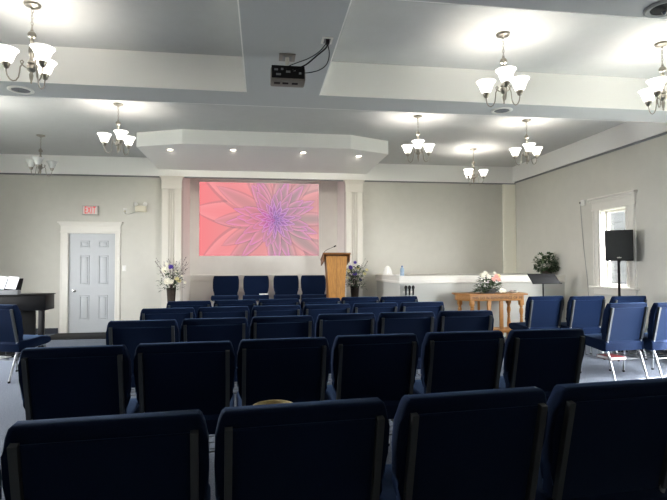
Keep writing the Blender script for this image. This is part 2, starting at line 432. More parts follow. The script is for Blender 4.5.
MB().box((-.045, -.06, -.008), (.045, .06, 0), .003).build('plate', M['white'], r)
MB().box((-.026, -.044, -.011), (.026, .044, -.007), .003).build('socket', M['grey'], r)
MB().box((-.014, -.05, -.05), (.014, -.02, -.01), .004).build('plug', M['black'], r)
def cable(name, pts, rad, label, m='black'):
    cu_ = []; P = [Vector(q) for q in pts]; P = [P[0]] + P + [P[-1]]
    for i in range(1, len(P) - 2):
        for s in range(8):
            t_ = s / 8; p0, p1, p2, p3 = P[i - 1:i + 3]
            cu_.append(.5 * ((2 * p1) + (p2 - p0) * t_ + (2 * p0 - 5 * p1 + 4 * p2 - p3) * t_ ** 2 + (3 * p1 - p0 - 3 * p2 + p3) * t_ ** 3))
    cu_.append(P[-1])
    return tag(MB().tube(cu_, rad, 6).build(name, M[m]), label, 'cable')
cable('power_cable', [(.516, 3.92, 3.075), (.50, 3.93, 3.05), (.44, 4.0, 3.02), (.36, 4.08, 2.975), (.28, 4.12, 2.95), (.24, 4.128, 2.935)], .006, 'thick black cable running straight from the ceiling outlet to the projector')
cable('video_cable', [(.51, 3.94, 3.10), (.46, 4.0, 3.055), (.38, 4.06, 3.02), (.30, 4.10, 3.0), (.22, 4.118, 2.97), (.20, 4.128, 2.945)], .004, 'thin black cable lying uppermost between ceiling outlet and projector')
cable('signal_cable', [(.517, 3.922, 3.10), (.535, 3.95, 3.02), (.52, 3.98, 2.95), (.47, 4.02, 2.915), (.40, 4.09, 2.915), (.33, 4.128, 2.92)], .004, 'black cable sagging in a loop below the ceiling outlet')

# ------------------------------------------------------------------ projected flower picture
def picture():
    nx, ny = 300, 186
    u, v = np.meshgrid(np.linspace(0, 1, nx), np.linspace(0, 1, ny)); asp = 2.72 / 1.68
    X = (u - .625) * asp; Yv = (v - .50)
    img = np.zeros((ny, nx, 3))
    A = np.array([244, 128, 132.]); B_ = np.array([212, 166, 164.])
    f = np.clip(u * 1.25, 0, 1)[..., None]; img[:] = A * (1 - f) + B_ * f
    rg = random.Random(5)
    def petal(ang, r0, r1, w, base, edge, tip):
        ca, sa = math.cos(ang), math.sin(ang)
        t_ = (X * ca + Yv * sa - r0) / (r1 - r0); s = (-X * sa + Yv * ca)
        s = s + .04 * w * np.sin(t_ * 5 + ang * 3)
        W = w * np.power(np.clip(np.sin(PI * np.clip(t_, 0, 1) ** .8), 0, 1), .75)
        msk = (t_ > 0) & (t_ < 1) & (np.abs(s) < W)
        q = np.clip(np.abs(s) / (W + 1e-6), 0, 1)
        vein = .06 * np.sin(s / w * 22)
        k_ = np.clip(q ** 2.2 + .35 * np.clip(t_, 0, 1) ** 3 + vein, 0, 1)[..., None]
        col_ = np.array(base) * (1 - k_) + np.array(edge) * k_
        tt = (np.clip(t_ - .6, 0, 1) * 1.8 * q)[..., None]
        col_ = col_ * (1 - np.clip(tt, 0, 1)) + np.array(tip) * np.clip(tt, 0, 1)
        sh = (msk == 0) & (t_ > 0) & (t_ < 1.03) & (np.abs(s) < W * 1.18 + .006)
        img[sh] = img[sh] * .72 + np.array([132, 108, 118]) * .28
        img[msk] = col_[msk]
    def ring(n, r0, r1, w, base, edge, tip, ph=0, jit=.12):
        for i in range(n):
            a_ = ph + 2 * PI * i / n + rg.uniform(-jit, jit); L = r1 * rg.uniform(.88, 1.1)
            left = max(0, -math.cos(a_))
            bs = np.array(base) + np.array([34, -12, -8]) * left; ed = np.array(edge) + np.array([12, -14, -14]) * left
            petal(a_, r0, L, w * rg.uniform(.85, 1.15), bs, ed, tip)
    ring(10, .10, 1.25, .17, (208, 150, 150), (236, 164, 166), (244, 148, 154), .1, .2)
    ring(11, .12, .86, .10, (174, 148, 148), (224, 160, 166), (230, 146, 166), .45, .22)
    ring(10, .14, .64, .066, (166, 142, 146), (232, 160, 184), (228, 136, 212), .15, .28)
    ring(10, .14, .53, .060, (172, 142, 148), (232, 160, 188), (222, 122, 232), .5, .28)
    ring(11, .12, .43, .054, (168, 138, 146), (224, 152, 182), (222, 138, 212), .2, .25)
    ring(12, .10, .34, .047, (168, 134, 148), (218, 150, 184), (216, 138, 208), .0, .22)
    ring(14, .05, .27, .036, (158, 116, 152), (222, 158, 206), (236, 170, 240), .2, .14)
    ring(12, .03, .20, .030, (150, 104, 158), (220, 156, 220), (240, 180, 248), .0, .14)
    ring(11, .0, .135, .023, (142, 106, 156), (206, 144, 220), (238, 178, 250), .2, .12)
    ring(9, .0, .08, .017, (128, 96, 150), (208, 148, 232), (240, 190, 255), .25, .1)
    img[:] = img * .9 + np.array([196, 176, 176]) * .1
    b_ = bmesh.new()
    W, H = 2.72, 1.68
    vs = [b_.verts.new((-W / 2 + W * i / (nx - 1), 0, H / 2 - H * j / (ny - 1))) for j in range(ny) for i in range(nx)]
    for j in range(ny - 1):
        for i in range(nx - 1): b_.faces.new((vs[j * nx + i], vs[(j + 1) * nx + i], vs[(j + 1) * nx + i + 1], vs[j * nx + i + 1]))
    me = bpy.data.meshes.new('projected_picture'); b_.to_mesh(me); b_.free()
    at = me.color_attributes.new('picture', 'FLOAT_COLOR', 'POINT')
    c_ = np.ones((nx * ny, 4)); s_ = np.clip(img.reshape(-1, 3), 0, 255) / 255
    c_[:, :3] = np.where(s_ <= .04045, s_ / 12.92, ((s_ + .055) / 1.055) ** 2.4)
    at.data.foreach_set('color', c_.ravel())
    m = bpy.data.materials.new('projected_light'); m.use_nodes = True; nt = m.node_tree; nt.nodes.clear()
    o = nt.nodes.new('ShaderNodeOutputMaterial'); e = nt.nodes.new('ShaderNodeEmission'); a_ = nt.nodes.new('ShaderNodeVertexColor'); a_.layer_name = 'picture'
    e.inputs['Strength'].default_value = .335
    nt.links.new(a_.outputs['Color'], e.inputs['Color']); nt.links.new(e.outputs[0], o.inputs[0])
    me.materials.append(m)
    o = bpy.data.objects.new('projected_picture', me); COL.objects.link(o); o.location = (-.048, YA - .006, 2.38)
    tag(o, 'pink and violet dahlia flower picture projected on the white stage wall', 'picture')
picture()

# ------------------------------------------------------------------ chairs
def make_chair():
    root = thing('stacking_chair', (0, 0, 0))
    # back: lies in a plane reclined backwards (local +y is forward)
    def bk(u, v, d):                      # u lateral, v height along z, d depth forward of the rear face
        t_ = (v - .42) / .45
        return (u, -.195 - .105 * t_ + d, v + .02 * d)
    half = [(.240, .40), (.244, .50), (.254, .565), (.274, .60), (.277, .70), (.275, .79), (.266, .84), (.256, .866), (.246, .875)]
    poly = [(a_, z) for a_, z in half] + [(-a_, z) for a_, z in half[::-1]]
    q = MB().prism(poly, lambda u, v, t_: bk(u, v, .012 + .066 * t_), .013, 3)
    back = q.build('backrest', M['fabric'], root, 40)
    q = MB().prism([(-.222, .41), (.222, .41), (.226, .822), (-.226, .822)], lambda u, v, t_: bk(u, v, .016 * (1 - t_) + .002 * t_), .004, 1)
    q.build('back_panel', M['fabric_back'], back, 40)
    # seat with a rolled front edge
    prof = [(-.215, .335), (-.222, .42), (-.19, .455), (.10, .474), (.20, .470), (.245, .455), (.262, .425), (.25, .390), (.20, .380), (-.17, .325)]
    q = MB().prism([(y, z) for y, z in prof], lambda u, v, t_: (-.273 + .546 * t_, u, v), .016, 2)
    q.build('seat', M['fabric'], root, 40)
    for s in (-1, 1):
        x = .236 * s
        P = [bk(x, .828, -.004), bk(x, .62, -.004), bk(x, .45, -.004)]
        MB().tube(P, .0115, square=True).build('back_post', M['post'], root, 30)
        lx = .222 * s
        MB().tube([bk(x, .46, -.002), (lx, -.195, .36), (lx, -.185, .325), (lx, -.205, .29), (lx, -.25, .15), (lx, -.292, .012)], .0115, 10).build('leg', M['steel'], root, 60)
        f_ = MB().tube([(lx, -.185, .325), (lx, .12, .365), (lx, .185, .365), (lx, .212, .345), (lx, .228, .18), (lx, .238, .012)], .0115, 10).build('leg', M['steel'], root, 60)
        for yy in (-.292, .238):
            MB().lathe([(.014, 0), (.015, .012), (.013, .02)], 10, c=(lx, yy, 0)).build('foot_cap', M['black'], f_)
    rk = MB()
    for yy in (-.16, -.05, .06, .16): zt = .345 + .12 * (yy + .16); rk.tube([(-.21, yy, zt), (-.205, yy, .235), (.205, yy, .235), (.21, yy, zt)], .0035, 6)
    for xx in (-.2, 0, .2): rk.tube([(xx, -.16, .235), (xx, .16, .235)], .0035, 6)
    rk.tube([(-.205, -.215, .237), (.205, -.215, .237)], .0045, 6); rk.tube([(-.205, -.215, .237), (-.205, .16, .237)], .005, 6); rk.tube([(.205, -.215, .237), (.205, .16, .237)], .005, 6)
    rk.build('book_rack', M['post'], root, 60)
    return root
proto = make_chair(); first = [True]
def chair(x, y, deg, label, group, z=0., side=-.30):
    """x, y: middle of the top edge of the back; deg: turned to the left"""
    a_ = math.radians(deg); ox = -side * -math.sin(a_); oy = -side * math.cos(a_)
    loc = (x + ox, y + oy, z)
    if first[0]:
        first[0] = False; proto.location = loc; proto.rotation_euler.z = a_; return tag(proto, label, 'chair', group)
    return dup(proto, loc, a_, label, group)
ORD = ['leftmost', 'second from the left', 'third from the left', 'fourth from the left', 'fifth from the left', 'sixth from the left']
ROWS = [
    ('the row nearest the camera', 'chairs in the nearest row', [(-1.005, 1.435, 4.5), (-.43, 1.488, 4.5), (.138, 1.54, 5), (.725, 1.595, 5), (1.31, 1.65, 5)]),
    ('the second row from the camera', 'chairs in the second row', [(-1.0, 2.85, 3), (-.43, 2.905, 3), (.134, 2.965, 3.5), (.712, 3.035, 3), (1.31, 3.08, 1.5), (1.90, 3.10, 1)]),
    ('the third row from the camera', 'chairs in the third row', [(-.945, 4.16, 2.5), (-.385, 4.225, 2.5), (.178, 4.30, 4), (.757, 4.43, 3), (1.333, 4.475, 1), (1.92, 4.51, -1)]),
    ('the fourth row from the camera', 'chairs in the fourth row', [(-.96, 5.34, 5), (-.40, 5.41, 4), (.163, 5.47, 5), (.73, 5.55, 5), (1.31, 5.66, 3), (1.885, 5.70, 3)]),
    ('the fifth row, nearest the stage', 'chairs in the fifth row', [(-.895, 6.38, 2), (-.335, 6.46, 2), (.225, 6.56, 3), (.785, 6.64, 3), (1.345, 6.76, 2), (1.905, 6.79, 1)]),
]
for rl, gr, L in ROWS:
    for i, (x, y, dg) in enumerate(L):
        w_ = ('rightmost' if i == len(L) - 1 else ORD[i])
        chair(x, y, dg, f'navy padded chair back, {w_} in {rl}', gr)
for i, (x, y, dg) in enumerate(((3.90, 6.42, 4), (4.455, 6.32, 4), (5.01, 6.22, 4))):
    chair(x, y, dg, f'bright blue chair, {["leftmost", "middle one", "rightmost"][i]} of the three standing below the loudspeaker', 'blue chairs by the right wall')
chair(4.10, 5.11, 7, 'bright blue chair on silver legs with a red book in its rack', 'blue chairs by the right wall')
chair(4.665, 5.09, 7, 'bright blue chair cut off by the right picture edge', 'blue chairs by the right wall')
chair(-3.03, 6.21, -22, 'blue padded chair at the left picture edge before the piano', 'blue chair by the piano')
for i, x in enumerate((-.776, -.129, .524, 1.126)):
    lab = ['leftmost of the four', 'white paper on its seat', 'third from left of the four', 'nearest the lectern'][i]
    chair(x, 11.17, 180, f'navy chair facing the room from the stage, {lab}', 'chairs on the stage', .22)

# small things on and under chairs
def book(loc, rz, label, sx=.15, sy=.21, h=.035):
    r = thing('hymn_book', loc, rz, label, 'book')
    q = MB(); q.box((-sx / 2, -sy / 2, 0), (sx / 2, sy / 2, .003)); q.box((-sx / 2, -sy / 2, h - .003), (sx / 2, sy / 2, h)); q.box((-sx / 2 - .002, -sy / 2, 0), (-sx / 2 + .002, sy / 2, h)); q.build('cover', M['red'], r, 0)
    MB().box((-sx / 2 + .002, -sy / 2 + .003, .003), (sx / 2 - .004, sy / 2 - .003, h - .003)).build('pages', M['paper'], r, 0)
    return r
book((3.95, 5.24, .2415), math.radians(-84), 'red covered book lying in the rack under the bright blue chair', .22, .20, .032)
tag(MB().box((-.10, -.07, 0), (.10, .07, .006), .001, mtx=Matrix.Translation((-3.05, 6.40, .246)) @ Matrix.Rotation(-.4, 4, 'Z')).build('paper_sheets', M['paper'], smooth=0), 'white papers in the rack under the chair at the left edge', 'paper')
tag(MB().box((-.09, -.06, 0), (.09, .06, .02), .002, mtx=Matrix.Translation((.03, 10.70, .703))).build('paper_booklet', M['paper'], smooth=0), 'white booklet lying on the seat of the second stage chair', 'booklet')
r = thing('straw_basket', (.046, 2.02, .474), 0, 'small round tan basket rim showing above the middle chair back of the nearest row', 'basket')
MB().lathe([(.05, 0), (.062, .08), (.072, .19), (.078, .265), (.081, .275), (.078, .282), (.072, .275), (.066, .19), (.05, .02), (.004, .015)], 28).build('body', M['straw'], r, 60)
rm = [( .080 * math.cos(2 * PI * i / 28), .080 * math.sin(2 * PI * i / 28), .277) for i in range(28)]
MB().tube(rm, .006, 8, closed=True).build('rim', M['straw'], r, 60)

# ------------------------------------------------------------------ lectern and its microphone
r = thing('lectern', (1.43, 9.6, .22), 0, 'honey oak lectern with flared front standing on the stage', 'lectern')
prof = []
for i in range(13):
    t_ = i / 12; z = .02 + 1.255 * t_
    hw = .150 + .012 * (1 - t_) + .062 * max(0, (t_ - .35) / .65) ** 1.6 + .02 * max(0, .15 - t_)
    prof.append((hw, z))
for s, nm in ((-1, 0), (1, 0)):
    poly = [(s * .004, .02)] + [(s * h_, z) for h_, z in prof] + [(s * .004, prof[-1][1])]
    MB().prism(poly, lambda u, v, t_: (u, -.02 + .025 * t_, v), .003, 1).build('front_panel', M['oak'], r)
    q = MB()
    pts = [(s * (h_ - .012), z) for h_, z in prof]
    for (u0, za), (u1, zb) in zip(pts, pts[1:]):
        vs = [q.b.verts.new(p_) for p_ in ((u0 - .01, .0, za), (u0 + .01, .0, za), (u0 + .01, .34, za), (u0 - .01, .34, za), (u1 - .01, .0, zb), (u1 + .01, .0, zb), (u1 + .01, .34, zb), (u1 - .01, .34, zb))]
        for f_ in ((0, 1, 5, 4), (1, 2, 6, 5), (2, 3, 7, 6), (3, 0, 4, 7)): q.b.faces.new([vs[j] for j in f_])
    q.build('side_panel', M['oakdark'], r)
MB().box((-.004, -.012, .03), (.004, .002, 1.27)).build('centre_seam', M['oakdark'], r, 0)
MB().box((-.19, -.03, 0), (.19, .36, .03), .006).build('plinth', M['oak'], r)
sl = Matrix.Translation((0, 0, 1.315)) @ Matrix.Rotation(-.26, 4, 'X')
MB().box((-.272, -.07, -.018), (.272, .42, .010), .005, mtx=sl).build('reading_top', M['oakdark'], r)
for s in (-1, 1):
    MB().prism([(-.05, 1.30), (.40, 1.19), (.40, 1.09), (-.01, 1.17)], lambda u, v, t_: (s * (.262 - .02 * t_), u, v), 0).build('top_bracket', M['oakdark'], r, 0)
MB().box((-.26, .40, -.004), (.26, .42, .03), .004, mtx=sl).build('book_stop', M['oakdark'], r)
r = thing('gooseneck_microphone', (1.185, 9.63, 1.548), 0, 'thin black gooseneck microphone rising from the lectern top', 'microphone')
MB().lathe([(.022, 0), (.02, .012), (.006, .018)], 14).build('base', M['black'], r)
pts = [(0, 0, .01), (.01, 0, .03), (.06, 0, .07), (.13, 0, .10), (.20, 0, .13)]
MB().tube(pts, .0045, 6).build('gooseneck', M['black'], r, 60)
MB().tube([(.19, 0, .125), (.205, 0, .133), (.235, 0, .149), (.24, 0, .151)], [.006, .013, .013, .005], 10).build('capsule', M['black'], r, 60)

# ------------------------------------------------------------------ flower arrangements
def bloom(name, m, root, c, rad, n=10, up=(0, -1, .5), parent=None):
    q = MB(); up = Vector(up).normalized(); a_ = up.orthogonal().normalized(); b_ = up.cross(a_)
    for ring_, (k_, rr, tl) in enumerate(((n, 1, .25), (n - 2, .7, .6))):
        for i in range(k_):
            an = 2 * PI * i / k_ + ring_ * .3; d_ = a_ * math.cos(an) + b_ * math.sin(an) + up * tl
            q.leaf(Vector(c), d_, up, rad * rr, rad * .55)
    q.sphere(Vector(c) + up * rad * .12, rad * .2, 8)
    return q.build(name, M[m], root, 0)
def vase_flowers(loc, label, seed, blooms, spread, top, leafn, leafz, twigs):
    rg = random.Random(seed)
    r = thing('flower_vase', loc, 0, label, 'flowers')
    MB().lathe([(.066, 0), (.07, .02), (.05, .05), (.052, .10), (.07, .35), (.088, .60), (.094, .655), (.098, .665), (.09, .668), (.08, .65), (.06, .4)], 22).build('vase', M['vase'], r)
    st_ = MB()
    tips = []
    for i in range(twigs):
        an = rg.uniform(0, 2 * PI); sp = rg.uniform(.3, 1) * spread; h_ = rg.uniform(.55, 1) * top
        tip = Vector((math.cos(an) * sp, math.sin(an) * sp * .6, .66 + h_)); tips.append(tip)
        st_.tube([(0, 0, .62), (tip.x * .3, tip.y * .3, .66 + h_ * .45), tuple(tip)], [.003, .0025, .0015], 5)
    st_.build('twigs', M['twig'], r)
    bd = MB()
    for tip in tips:
        for k_ in range(7):
            t_ = rg.uniform(.55, 1); p_ = Vector((0, 0, .62)).lerp(tip, t_)
            bd.leaf(p_, (rg.uniform(-1, 1), rg.uniform(-1, 1), rg.uniform(0, 1.5)), (0, 0, 1), .045, .014)
    bd.build('twig_buds', M['twig' if seed % 2 else 'leaf2'], r, 0)
    for nm, m_, nn, sc in (('foliage', 'leaf', leafn, .085), ('pale_foliage', 'leaf2', leafn, .07)):
        lf = MB()
        for i in range(nn):
            an = rg.uniform(0, 2 * PI); rr = spread * rg.uniform(.05, .62); z = .66 + rg.uniform(-.04, leafz)
            lf.leaf((math.cos(an) * rr, math.sin(an) * rr * .7 - .03, z), (math.cos(an), math.sin(an), rg.uniform(-.5, .9)), (0, 0, 1), sc * rg.uniform(.8, 1.5), sc * .5)
        lf.build(nm, M[m_], r, 0)
    for m_, x, y, z, rad, n in blooms: bloom('bloom', m_, r, (x, y, z), rad, n)
    return r
vase_flowers((-1.755, 10.13, .22), 'tall dark vase of white flowers and twigs left of the stage', 3,
             [('petalw', -.10, -.08, 1.02, .085, 14), ('petalw', -.05, -.13, .80, .085, 14), ('petalp', .01, -.10, 1.075, .06, 9), ('petalw', .02, -.12, .79, .06, 12), ('petaly', .12, -.08, .84, .055, 10),
              ('petalw', -.08, -.06, 1.13, .045, 9), ('petaly', .16, -.05, .80, .05, 9), ('petalw', .08, -.05, .98, .045, 9), ('petalw', .20, -.02, .90, .03, 8), ('petalw', .26, 0, .77, .035, 8)],
             .37, .62, 90, .32, 26)
vase_flowers((1.885, 10.13, .22), 'dark vase of purple and yellow flowers right of the lectern', 4,
             [('petalp', -.10, -.08, 1.05, .06, 10), ('petalp', -.02, -.11, .92, .06, 10), ('petalp', .0, -.05, 1.15, .045, 9), ('petaly', -.14, -.05, .98, .05, 9), ('petaly', .06, -.06, 1.04, .05, 9), ('petaly', .20, -.04, .92, .045, 9),
              ('petalw', .12, -.07, .98, .04, 8), ('petaly', -.16, -.06, .84, .04, 8), ('petalp', .11, -.05, .80, .04, 8), ('petaly', .25, -.02, 1.0, .04, 8)],
             .34, .58, 150, .40, 20)

# ------------------------------------------------------------------ things on and by the half wall
r = thing('ribbed_ornament', (2.315, 9.6, 1.122), 0, 'small white ribbed bell-shaped ornament on the left end of the half wall', 'ornament'); r.location.x = 2.52; r.location.y = 9.9
q = MB(); n = 28; rings = []
for rad, z in ((.085, 0), (.088, .02), (.078, .07), (.06, .12), (.04, .155), (.022, .175), (.006, .18)):
    rings.append([q.b.verts.new(((rad + (.008 if j % 2 else -.004) * min(1, rad / .05)) * math.cos(2 * PI * j / n), (rad + (.008 if j % 2 else -.004) * min(1, rad / .05)) * math.sin(2 * PI * j / n), z)) for j in range(n)])
for A_, B_ in zip(rings, rings[1:]):
    for j in range(n): q.b.faces.new((A_[j], A_[(j + 1) % n], B_[(j + 1) % n], B_[j]))
q.b.faces.new(rings[0][::-1]); q.b.faces.new(rings[-1])
q.build('bell', M['white'], r, 0); MB().lathe([(.10, 0), (.10, .008), (.09, .012)], 24).build('saucer', M['white'], r)
r = thing('water_bottle', (2.525, 8.85, 1.122), 0, 'pale blue water bottle standing on the half wall corner', 'bottle')
MB().lathe([(.034, 0), (.037, .01), (.037, .05), (.034, .06), (.037, .07), (.037, .115), (.028, .14), (.014, .155), (.014, .163)], 18).build('body', M['bottle'], r)
MB().lathe([(.016, .160), (.016, .180), (.013, .183)], 14).build('cap', M['cap'], r)
tag(MB().box((2.46, 9.1, 1.122), (2.62, 9.3, 1.134), .002).build('paper_stack', M['paper'], smooth=0), 'flat papers lying on the half wall behind the water bottle', 'paper')
# microphones on a wall holder
r = thing('microphone_holder', (2.583, 8.665, .86), 0, 'slim wall holder carrying three microphones on the half wall', 'holder')
MB().box((-.10, -.012, -.05), (.10, 0, -.01), .003).build('rail', M['white'], r)
for i in range(3):
    x = -.066 + .066 * i
    MB().tube([(x, -.012, -.03), (x, -.075, -.03)], .006, 6).build('prong', M['white'], r)
mic0 = None
for i in range(3):
    lab = ['left', 'middle', 'right'][i]
    loc = (2.517 + .066 * i, 8.585, .742)
    if mic0 is None:
        mic0 = thing('handheld_microphone', loc, 0, f'black handheld microphone, {lab} one of three on the half wall', 'microphone', 'three microphones on the half wall')
        MB().lathe([(.012, 0), (.014, .03), (.017, .13), (.019, .15)], 14).build('handle', M['black'], mic0)
        MB().lathe([(.020, .15), (.027, .162), (.028, .18), (.024, .2), (.012, .212), (.004, .214)], 14).build('head', M['grille'], mic0)
        MB().lathe([(.0165, .03), (.0165, .042)], 14, cap=False).build('band', M['ltgrey'], mic0)
    else: dup(mic0, loc, 0, f'black handheld microphone, {lab} one of three on the half wall')

# ivy on the half wall
rg = random.Random(11)
r = thing('potted_ivy', (5.41, 8.93, 1.122), 0, 'bushy dark green plant on the right end of the half wall', 'plant')
MB().lathe([(.09, 0), (.11, .1), (.115, .12), (.10, .12), (.09, .1)], 18).build('pot', M['vase'], r)
for nm, m_ in (('foliage', 'leaf'), ('pale_foliage', 'leaf2')):
    lf = MB()
    for i in range(430 if m_ == 'leaf' else 160):
        an = rg.uniform(0, 2 * PI); ph = math.acos(rg.uniform(-.55, 1)); rr = rg.uniform(.55, 1.0)
        d_ = Vector((math.sin(ph) * math.cos(an), math.sin(ph) * math.sin(an), math.cos(ph)))
        p_ = Vector((d_.x * .25, d_.y * .20, .21 + d_.z * .21)) * rr
        if p_.z < .01: p_.z = .01 + rg.uniform(0, .03)
        if p_.x > .13: p_.x = .13
        lf.leaf(p_, d_ + Vector((rg.uniform(-.7, .7), rg.uniform(-.7, .7), rg.uniform(-.7, .5))), (0, 0, 1), rg.uniform(.04, .07), rg.uniform(.035, .05))
    lf.build(nm, M[m_], r, 0)

# ------------------------------------------------------------------ communion table
TX0, TX1, TY0, TY1, TZ = 3.16, 4.52, 8.0, 8.52, .822
r = thing('communion_table', (3.875, 8.26, 0), 0, 'carved oak table with turned legs before the half wall', 'table')
poly = [(-.54, .26), (-.585, .06), (-.43, -.26), (.62, -.26), (.70, .02), (.70, .26)]
MB().prism(poly, lambda u, v, t_: (u, v, TZ - .024 + .024 * t_), .006).build('tabletop', M['tableoak'], r)
ap = [(-.50, .22), (-.535, .06), (-.395, -.225), (.56, -.225), (.635, .02), (.64, .22)]
MB().prism(ap, lambda u, v, t_: (u, v, TZ - .122 + .098 * t_), .004).build('apron', M['tableoak'], r)
for x, y in ((-.36, -.19), (.53, -.19), (-.465, .08), (.47, .14)):
    q = MB(); zt = TZ - .118
    q.box((x - .035, y - .035, zt - .08), (x + .035, y + .035, zt), .004)
    pf = [(.02, zt - .08), (.03, zt - .09), (.03, zt - .105), (.02, zt - .115), (.032, zt - .15), (.036, zt - .19), (.026, zt - .24), (.020, zt - .26), (.030, zt - .275), (.020, zt - .29), (.026, zt - .34), (.034, zt - .42), (.030, zt - .48), (.02, zt - .51), (.03, zt - .525), (.03, zt - .54)]
    q.lathe(pf, 14, c=(x, y, 0)); q.box((x - .034, y - .034, 0), (x + .034, y + .034, zt - .535), .004)
    q.build('leg', M['tableoak'], r)
for x, wd in ((-.16, .035), (.05, .035), (.165, .062), (-.055, .062), (-.27, .05)):
    MB().box((x - wd / 2, -.21 if wd > .06 else -.03, .12), (x + wd / 2, -.17 if wd > .06 else .0, TZ - .12), .003).build('centre_post', M['tableoak'], r)
MB().box((-.40, -.22, .16), (.54, .10, .22), .006).build('stretcher', M['tableoak'], r)
def text_mesh(name, body, size, m, loc, rot, parent=None, depth=.002, spacing=1.0, sx=1.0, bold=0):
    cu_ = bpy.data.curves.new(name, 'FONT'); cu_.body = body; cu_.size = size; cu_.align_x = 'CENTER'; cu_.align_y = 'CENTER'; cu_.extrude = depth; cu_.space_character = spacing; cu_.offset = bold
    o = bpy.data.objects.new(name + '_tmp', cu_); COL.objects.link(o)
    dg = bpy.context.evaluated_depsgraph_get(); me = bpy.data.meshes.new_from_object(o.evaluated_get(dg))
    bpy.data.objects.remove(o); bpy.data.curves.remove(cu_)
    me.name = name; me.materials.clear(); me.materials.append(M[m])
    ob = bpy.data.objects.new(name, me); COL.objects.link(ob); ob.location = loc; ob.rotation_euler = rot; ob.scale = (sx, 1, 1)
    if parent: ob.parent = parent
    return ob
ws = []
for wd_ in 'THIS DO IN REMEMBRANCE OF ME'.split():
    o = text_mesh('carved_word', wd_, .066, 'engrave', (0, -.2265, TZ - .073), (PI / 2, 0, 0), r, .0012, 1.0, .84)
    ws.append((o, (max(v.co.x for v in o.data.vertices) - min(v.co.x for v in o.data.vertices)) * .84))
x = .085 - (sum(q for _, q in ws) + .03 * (len(ws) - 1)) / 2
for o, q in ws: o.location.x = x + q / 2; x += q + .03

r = thing('table_arrangement', (3.90, 8.22, TZ), 0, 'flower arrangement of white and pink blooms in a grey bowl on the oak table', 'flowers')
MB().lathe([(.08, 0), (.11, .01), (.125, .05), (.13, .075), (.12, .078), (.11, .05)], 20).build('bowl', M['pinkgrey'], r)
for nm, m_, nn in (('foliage', 'leaf', 420), ('pale_foliage', 'leaf2', 120)):
    lf = MB()
    for i in range(nn):
        an = rg.uniform(0, 2 * PI); rr = rg.uniform(.0, 1) ** .6; z = rg.uniform(0, 1)
        w_ = .26 * (1 - .35 * z) * rr
        x_, y_ = math.cos(an) * w_ - .02, math.sin(an) * w_ * .62
        z_ = .015 + .31 * z * (1 - .25 * rr)
        if y_ < -.05 and abs(x_ - .02) < .09 and z_ < .09: z_ += .09
        if i % 4 == 0: x_ *= 1.25; z_ = .012 + .07 * z
        lf.leaf((x_, y_, z_), (math.cos(an), math.sin(an), rg.uniform(-.35, .9)), (0, 0, 1), rg.uniform(.05, .085), rg.uniform(.03, .045))
    lf.build(nm, M[m_], r, 0)
for m_, x, y, z, rad in (('petalw', -.17, -.10, .31, .06), ('petalw', -.07, -.14, .29, .055), ('petalw', -.09, -.05, .35, .05), ('petalk', .06, -.15, .29, .055), ('petalk', .0, -.17, .245, .05), ('petalk', .10, -.15, .24, .05),
                        ('petaly', .13, -.08, .30, .05), ('petalw', .18, -.1, .06, .05), ('petalw', .235, -.08, .04, .045), ('petalw', .14, -.14, .035, .04), ('petalw', .07, -.06, .35, .04)):
    bloom('bloom', m_, r, (x, y, z), rad, 10)
r = thing('oval_dish', (4.335, 8.2, TZ), 0, 'small brown and white dish on the right end of the oak table', 'dish')
MB().lathe([(.04, 0), (.07, .012), (.085, .03), (.08, .032), (.06, .014), (.004, .01)], 20).build('bowl', M['white'], r)
MB().sphere((-.04, 0, .03), .03, 10, (1.3, 1, .5)).build('brown_piece', M['brown'], r)
MB().sphere((.03, .01, .03), .028, 10, (1.3, 1, .5)).build('dark_piece', M['black'], r)

# ------------------------------------------------------------------ music stand on the right
r = thing('music_stand', (4.785, 8.0, 0), .0, 'black music stand with tilted desk in front of the half wall', 'music stand')
q = MB(); q.prism([(-.235, 1.0), (.28, 1.0), (.225, 1.16), (-.285, 1.16)], lambda u, v, t_: (u, (v - 1.0) * .55 + .006 * t_ - .05, v), .002, 1); q.build('desk', M['black'], r)
MB().box((-.235, -.10, .985), (.28, -.045, 1.0), .003).build('ledge', M['black'], r)
MB().tube([(0, -.0, 1.04), (0, .02, .98), (0, .02, .05)], .011, 10).build('pole', M['black'], r, 60)
for i in range(3):
    an = i * 2 * PI / 3 + .5
    MB().tube([(0, .02, .14), (.12 * math.cos(an), .02 + .12 * math.sin(an), .09), (.28 * math.cos(an), .02 + .28 * math.sin(an), .008)], .008, 8).build('leg', M['black'], r, 60)

# ------------------------------------------------------------------ loudspeaker on its stand
SX, SY = 5.36, 6.90
r = thing('speaker_stand', (SX + .01, SY + .02, 0), 0, 'black pole stand under the loudspeaker by the window', 'speaker stand')
MB().tube([(0, 0, .05), (0, 0, 1.366)], .018, 12).build('pole', M['black'], r, 60)
MB().lathe([(.028, .70), (.03, .71), (.03, .78), (.028, .79)], 14).build('collar', M['black'], r)
MB().lathe([(.10, 0), (.10, .012), (.05, .022), (.025, .05), (.02, .08)], 24).build('base', M['black'], r)
r = thing('loudspeaker', (SX, SY, 1.366), math.radians(-36), 'black box loudspeaker on a pole in front of the right window', 'loudspeaker')
q = MB(); q.prism([(-.186, -.14), (.186, -.14), (.15, .12), (.06, .16), (-.06, .16), (-.15, .12)], lambda u, v, t_: (u, v, .462 * t_), .01); q.build('cabinet', M['black'], r)
q = MB(); q.box((-.174, -.152, .015), (.174, -.139, .447), .006); q.build('grille', M['grille'], r)
q = MB(); q.prism([(-.032, .05), (-.022, .040), (.022, .040), (.032, .05), (.022, .056), (.009, .054), (0, .063), (-.009, .054), (-.022, .056)], lambda u, v, t_: (u, -.152 - .004 * (1 - t_), v), 0); q.build('badge', M['ltgrey'], r, 0)
